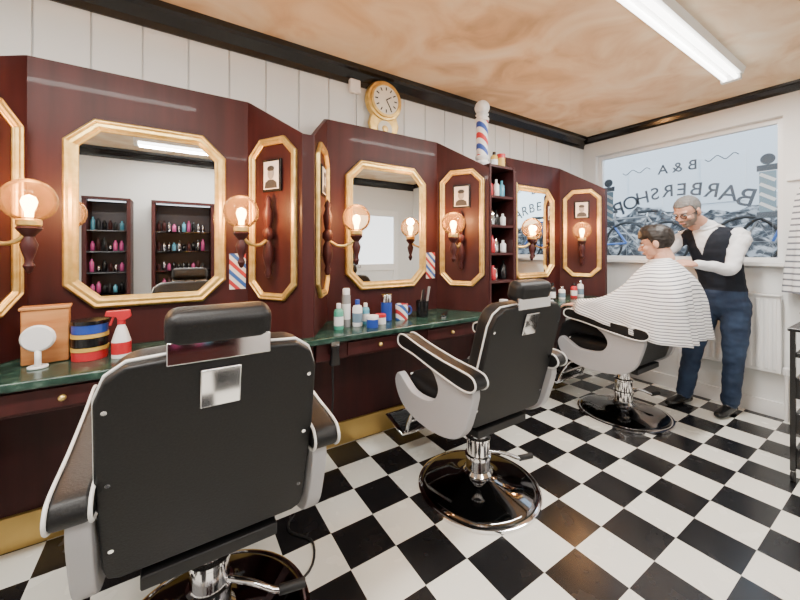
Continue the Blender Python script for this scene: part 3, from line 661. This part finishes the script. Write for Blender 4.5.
for i in range(nA):
    a,b=grid[i],grid[(i+1)%nA]
    for k in range(nT-1):
        fc=bm.faces.new((a[k],b[k],b[k+1],a[k+1])); fc.smooth=True
        for lp,(ii,kk) in zip(fc.loops,((i,k),(i+1,k),(i+1,k+1),(i,k+1))): lp[uvl].uv=(ii/nA,kk/(nT-1)*.8)
cape=obj(bm,'barber_cape','cape_stripes',C,smooth=True); so=cape.modifiers.new('sol','SOLIDIFY'); so.thickness=.004
curve('cape_collar',[(X0+.064*math.cos(a),1.13+.062*math.sin(a),1.243-.008*math.sin(a)) for a in [k*PI/8 for k in range(16)]],.012,'shirt_white',C,cyclic=True)

# ================================================================ RADIATOR, HANGING CAPE, TROLLEY, CABLE
rd=empty('radiator',(3.935,.98,0))
bm=bmesh.new(); addbox(bm,(0,0,.66),(.03,.62,.60))
for k in range(13): addbox(bm,(-.018,-.276+.046*k,.66),(.012,.026,.55))
obj(bm,'panel','white_gloss',rd,bev=.006)
box('top_grille',(.0,0,.965),(.075,.62,.012),'white_gloss',rd,bev=.003)
for s in (-1,1): curve('pipe',[(0,s*.33,.40),(0,s*.335,.36),(0,s*.335,.18),(0,s*.335,.0)],.009,'white_gloss',rd); lathe('valve',[(0,0),(.018,0),(.02,.05),(.012,.06),(0,.06)],'white_plastic',rd,(0,s*.335,.36))
cs=empty('hanging_cape',(3.90,.50,0))
box('hook_rail',(.085,0,1.88),(.03,.30,.05),'white_gloss',cs); curve('hook',[(.08,0,1.88),(.02,0,1.87),(-.01,0,1.90)],.007,'chrome',cs)
bm=bmesh.new(); ng=64; rings=[]
for z,r in ((1.86,.02),(1.82,.05),(1.70,.08),(1.45,.10),(1.15,.12),(1.0,.125)):
    rings.append([bm.verts.new((.6*(r+.018*math.sin(k/ng*2*PI*8)*(1.95-z))*math.cos(k/ng*2*PI),1.15*(r+.018*math.sin(k/ng*2*PI*8)*(1.95-z))*math.sin(k/ng*2*PI),z)) for k in range(ng)])
for a,b in zip(rings,rings[1:]):
    for k in range(ng): bm.faces.new((a[k],a[(k+1)%ng],b[(k+1)%ng],b[k]))
obj(bm,'cloth','towel_stripes',cs,smooth=True)
tl=empty('salon_trolley',(3.11,.32,0))
for sx in (-.14,.14):
    for sy in (-.14,.14):
        box('upright',(sx,sy,.46),(.022,.022,.80),'black_gloss',tl); cyl('castor',(sx,sy,.028),.027,.018,'black_matte',tl,(PI/2,0,0),seg=20); cyl('castor_stem',(sx,sy,.055),.008,.05,'chrome',tl,seg=10)
for z in (.13,.33,.53,.72): box('drawer_tray',(0,0,z),(.27,.27,.12 if z<.7 else .03),'black_gloss',tl,bev=.006)
box('top_tray',(0,0,.865),(.32,.32,.02),'black_gloss',tl,bev=.005)
bm=bmesh.new(); 
for k in range(4): addlathe(bm,[(0,0),(.02,0),(.02,.09),(.009,.11),(.009,.12),(0,.12)],(-.06+.05*k,.02*(k%2),.735),12,k%2)
obj(bm,'bottles',['black_gloss','white_plastic'],tl)
curve('power_cable',[(0.71,1.77,.70),(0.72,1.80,.45),(0.66,1.84,.12),(0.60,1.80,.008),(.45,1.68,.006),(.52,1.52,.006),(.40,1.38,.006),(.28,1.50,.006)],.005,'black_matte')
tr=empty('magazine_rack',(3.965,.45,0)); box('tray',(-.06,0,.86),(.16,.22,.02),'black_gloss',tr,bev=.004); box('backplate',(0.015,0,.91),(.02,.22,.12),'black_gloss',tr); box('magazines',(-.05,0,.885),(.13,.18,.03),'photo_dark',tr,bev=.003)

# ================================================================ OPPOSITE SIDE (seen in the mirrors)
def display(cx,w):
    e=empty('display_cabinet',(cx,YB+.20,0))
    for s in (-1,1): box('side',(s*(w/2-.02),0,.97),(.04,.36,1.94),'maroon',e,bev=.004)
    box('back',(0,-.17,.97),(w-.08,.01,1.9),'cabinet_in',e); box('plinth',(0,0,.25),(w-.08,.35,.5),'maroon',e); box('top',(0,0,1.93),(w,.38,.03),'maroon',e)
    box('led_strip',(0,.12,1.905),(w-.1,.03,.012),'led_and_door_glow',e)
    bm=bmesh.new(); ms=['pink','black_gloss','chrome','black_matte','cyan','pink','black_gloss','maroon']
    for z in (.52,.80,1.05,1.30,1.55):
        n=int((w-.1)/.055)
        for k in range(n):
            hh=random.uniform(.08,.16); addlathe(bm,[(0,0),(.022,0),(.022,hh*.75),(.01,hh*.85),(.01,hh),(0,hh)],(-w/2+.075+k*.055,random.uniform(.0,.08),z+.01),10,random.randrange(len(ms)))
    obj(bm,'products',ms,e)
    for z in (.80,1.05,1.30,1.55): box('shelf',(0,0,z),(w-.085,.33,.012),'chrome_dark',e)
display(-.68,.45); display(.10,.70)
dn=empty('door_1',(3.15,YB,0))
bm=bmesh.new()
for x in (-.42,.42): addbox(bm,(x,.02,1.03),(.10,.06,2.06))
for z in (.15,1.0,2.01): addbox(bm,(0,.02,z),(.78,.055,.12 if z>.5 else .3))
obj(bm,'frame','white_gloss',dn,bev=.004,seg=1); box('door_panel_lower',(0,.015,.6),(.76,.02,.7),'white_paint',dn); box('door_glass',(0,.015,1.5),(.76,.012,.95),'led_and_door_glow',dn)  # door glass is made to glow, standing in for brightness coming through it
lathe('handle',[(0,0),(.02,0),(.024,.03),(0,.05)],'chrome',dn,(-.36,.05,1.02),(-PI/2,0,0))
bn=empty('waiting_bench',(1.55,YB+.30,0)); box('seat',(0,.02,.42),(1.3,.48,.12),'leather',bn,bev=.03,seg=3); box('back',(0,-.22,.70),(1.3,.10,.48),'leather',bn,bev=.03,seg=3)
for x in (-.55,.55):
    for y in (-.18,.2): cyl('leg',(x,y,.18),.018,.36,'chrome',bn,seg=12)
cr=empty('hanging_coat',(2.50,YB+.03,1.75)); cyl('peg',(0,.03,0),.012,.06,'chrome',cr,(PI/2,0,0))
prism('coat',[(-.05,0),(.05,0),(.16,-.08),(.2,-.5),(.18,-.9),(-.18,-.9),(-.2,-.5),(-.16,-.08)],'Y',.03,.12,'black_matte',cr,bev=.03,seg=3); prism('lining',[(-.03,-.05),(.03,-.05),(.05,-.85),(-.05,-.85)],'Y',.12,.128,'red',cr)

# ================================================================ OUTSIDE
bm=bmesh.new(); addbox(bm,(9.2,1.2,1.0),(10,14,.2)); obj(bm,'street_ground','asphalt')
bm=bmesh.new(); nx,ny=18,80; g=[]
for i in range(nx):
    row=[]
    for j in range(ny):
        x=6.2+i*.12; y=-2+j*.11
        z=1.08+.95*(i/(nx-1))**.7+.20*noise.noise(Vector((x*2.5,y*2.5,3)))+.14*noise.noise(Vector((x*7,y*7,1)))
        row.append(bm.verts.new((x,y,z)))
    g.append(row)
for i in range(nx-1):
    for j in range(ny-1): bm.faces.new((g[i][j],g[i+1][j],g[i+1][j+1],g[i][j+1]))
obj(bm,'rubble_bank','rubble')
hs=empty('building_across_street',(11,2,1.1)); box('facade_wall',(0,0,1.6),(.3,7,3.2),'facade',hs)
for y in (-2.4,-.8,.8,2.4): box('window',(-.16,y,1.9),(.03,.8,1.1),'facade',hs)
def bike(x,y,rz,m):
    e=empty('bicycle',(x,y,1.10),rz); R=.30
    for wx in (-.5,.5):
        curve('tyre',[(wx+R*math.cos(a),0,R+.02+R*math.sin(a)) for a in [k*PI/12 for k in range(24)]],.018,'tyre',e,cyclic=True,smooth=False)
        for k in range(12):
            a=k*PI/6; curve('spoke',[(wx,0,R+.02),(wx+R*math.cos(a),0,R+.02+R*math.sin(a))],.0015,'photo_grey',e,smooth=False)
    P={'r':(-.5,0,.32),'bb':(-.08,0,.30),'s':(-.22,0,.72),'h':(.34,0,.72),'f':(.5,0,.32),'hb':(.30,0,.86)}
    for a,b in (('r','bb'),('bb','s'),('s','r'),('s','h'),('bb','h'),('h','f'),('h','hb')): curve('frame_tube',[P[a],P[b]],.014,m,e,smooth=False)
    curve('handlebar',[(.36,-.25,.86),(.30,-.08,.88),(.30,.08,.88),(.36,.25,.86)],.011,'chrome',e)
    prism('saddle',[(-.34,-.07),(-.34,.07),(-.2,.03),(-.08,.02),(-.08,-.02),(-.2,-.03)],'Z',.78,.82,'black_matte',e,bev=.01); curve('seat_post',[(-.22,0,.72),(-.225,0,.79)],.011,'chrome',e,smooth=False)
bike(5.6,.55,1.35,'bike_blue'); bike(5.9,.8,1.75,'photo_grey'); bike(5.6,3.0,1.5,'bike_blue'); bike(6.0,2.6,1.3,'photo_grey')

# ================================================================ WORLD + CAMERA
w=bpy.data.worlds.new('World'); sc.world=w; w.use_nodes=True; nt=w.node_tree
bg=nt.nodes['Background']; sky=nt.nodes.new('ShaderNodeTexSky')
try:
    sky.sky_type='NISHITA'; sky.sun_disc=False; sky.sun_elevation=math.radians(38); sky.sun_rotation=math.radians(200); sky.dust_density=3.0
except Exception: pass
mixn=nt.nodes.new('ShaderNodeMixRGB'); mixn.inputs[0].default_value=.6; mixn.inputs[2].default_value=(3.9,4.6,5.2,1)
nt.links.new(sky.outputs[0],mixn.inputs[1]); nt.links.new(mixn.outputs[0],bg.inputs['Color']); bg.inputs['Strength'].default_value=.8
cam=bpy.data.cameras.new('camera'); cam.sensor_width=36; cam.clip_start=.05
px,py,k=CROP if CROP else (400,300,1.0)
cam.lens=349/800*36*k; cam.shift_x=(px-400)/800*k; cam.shift_y=-(py-250)/800*k
co=bpy.data.objects.new('camera',cam); co.location=(0,0,H); co.rotation_euler=(PI/2,0,math.radians(57.2-90)); sc.collection.objects.link(co); sc.camera=co
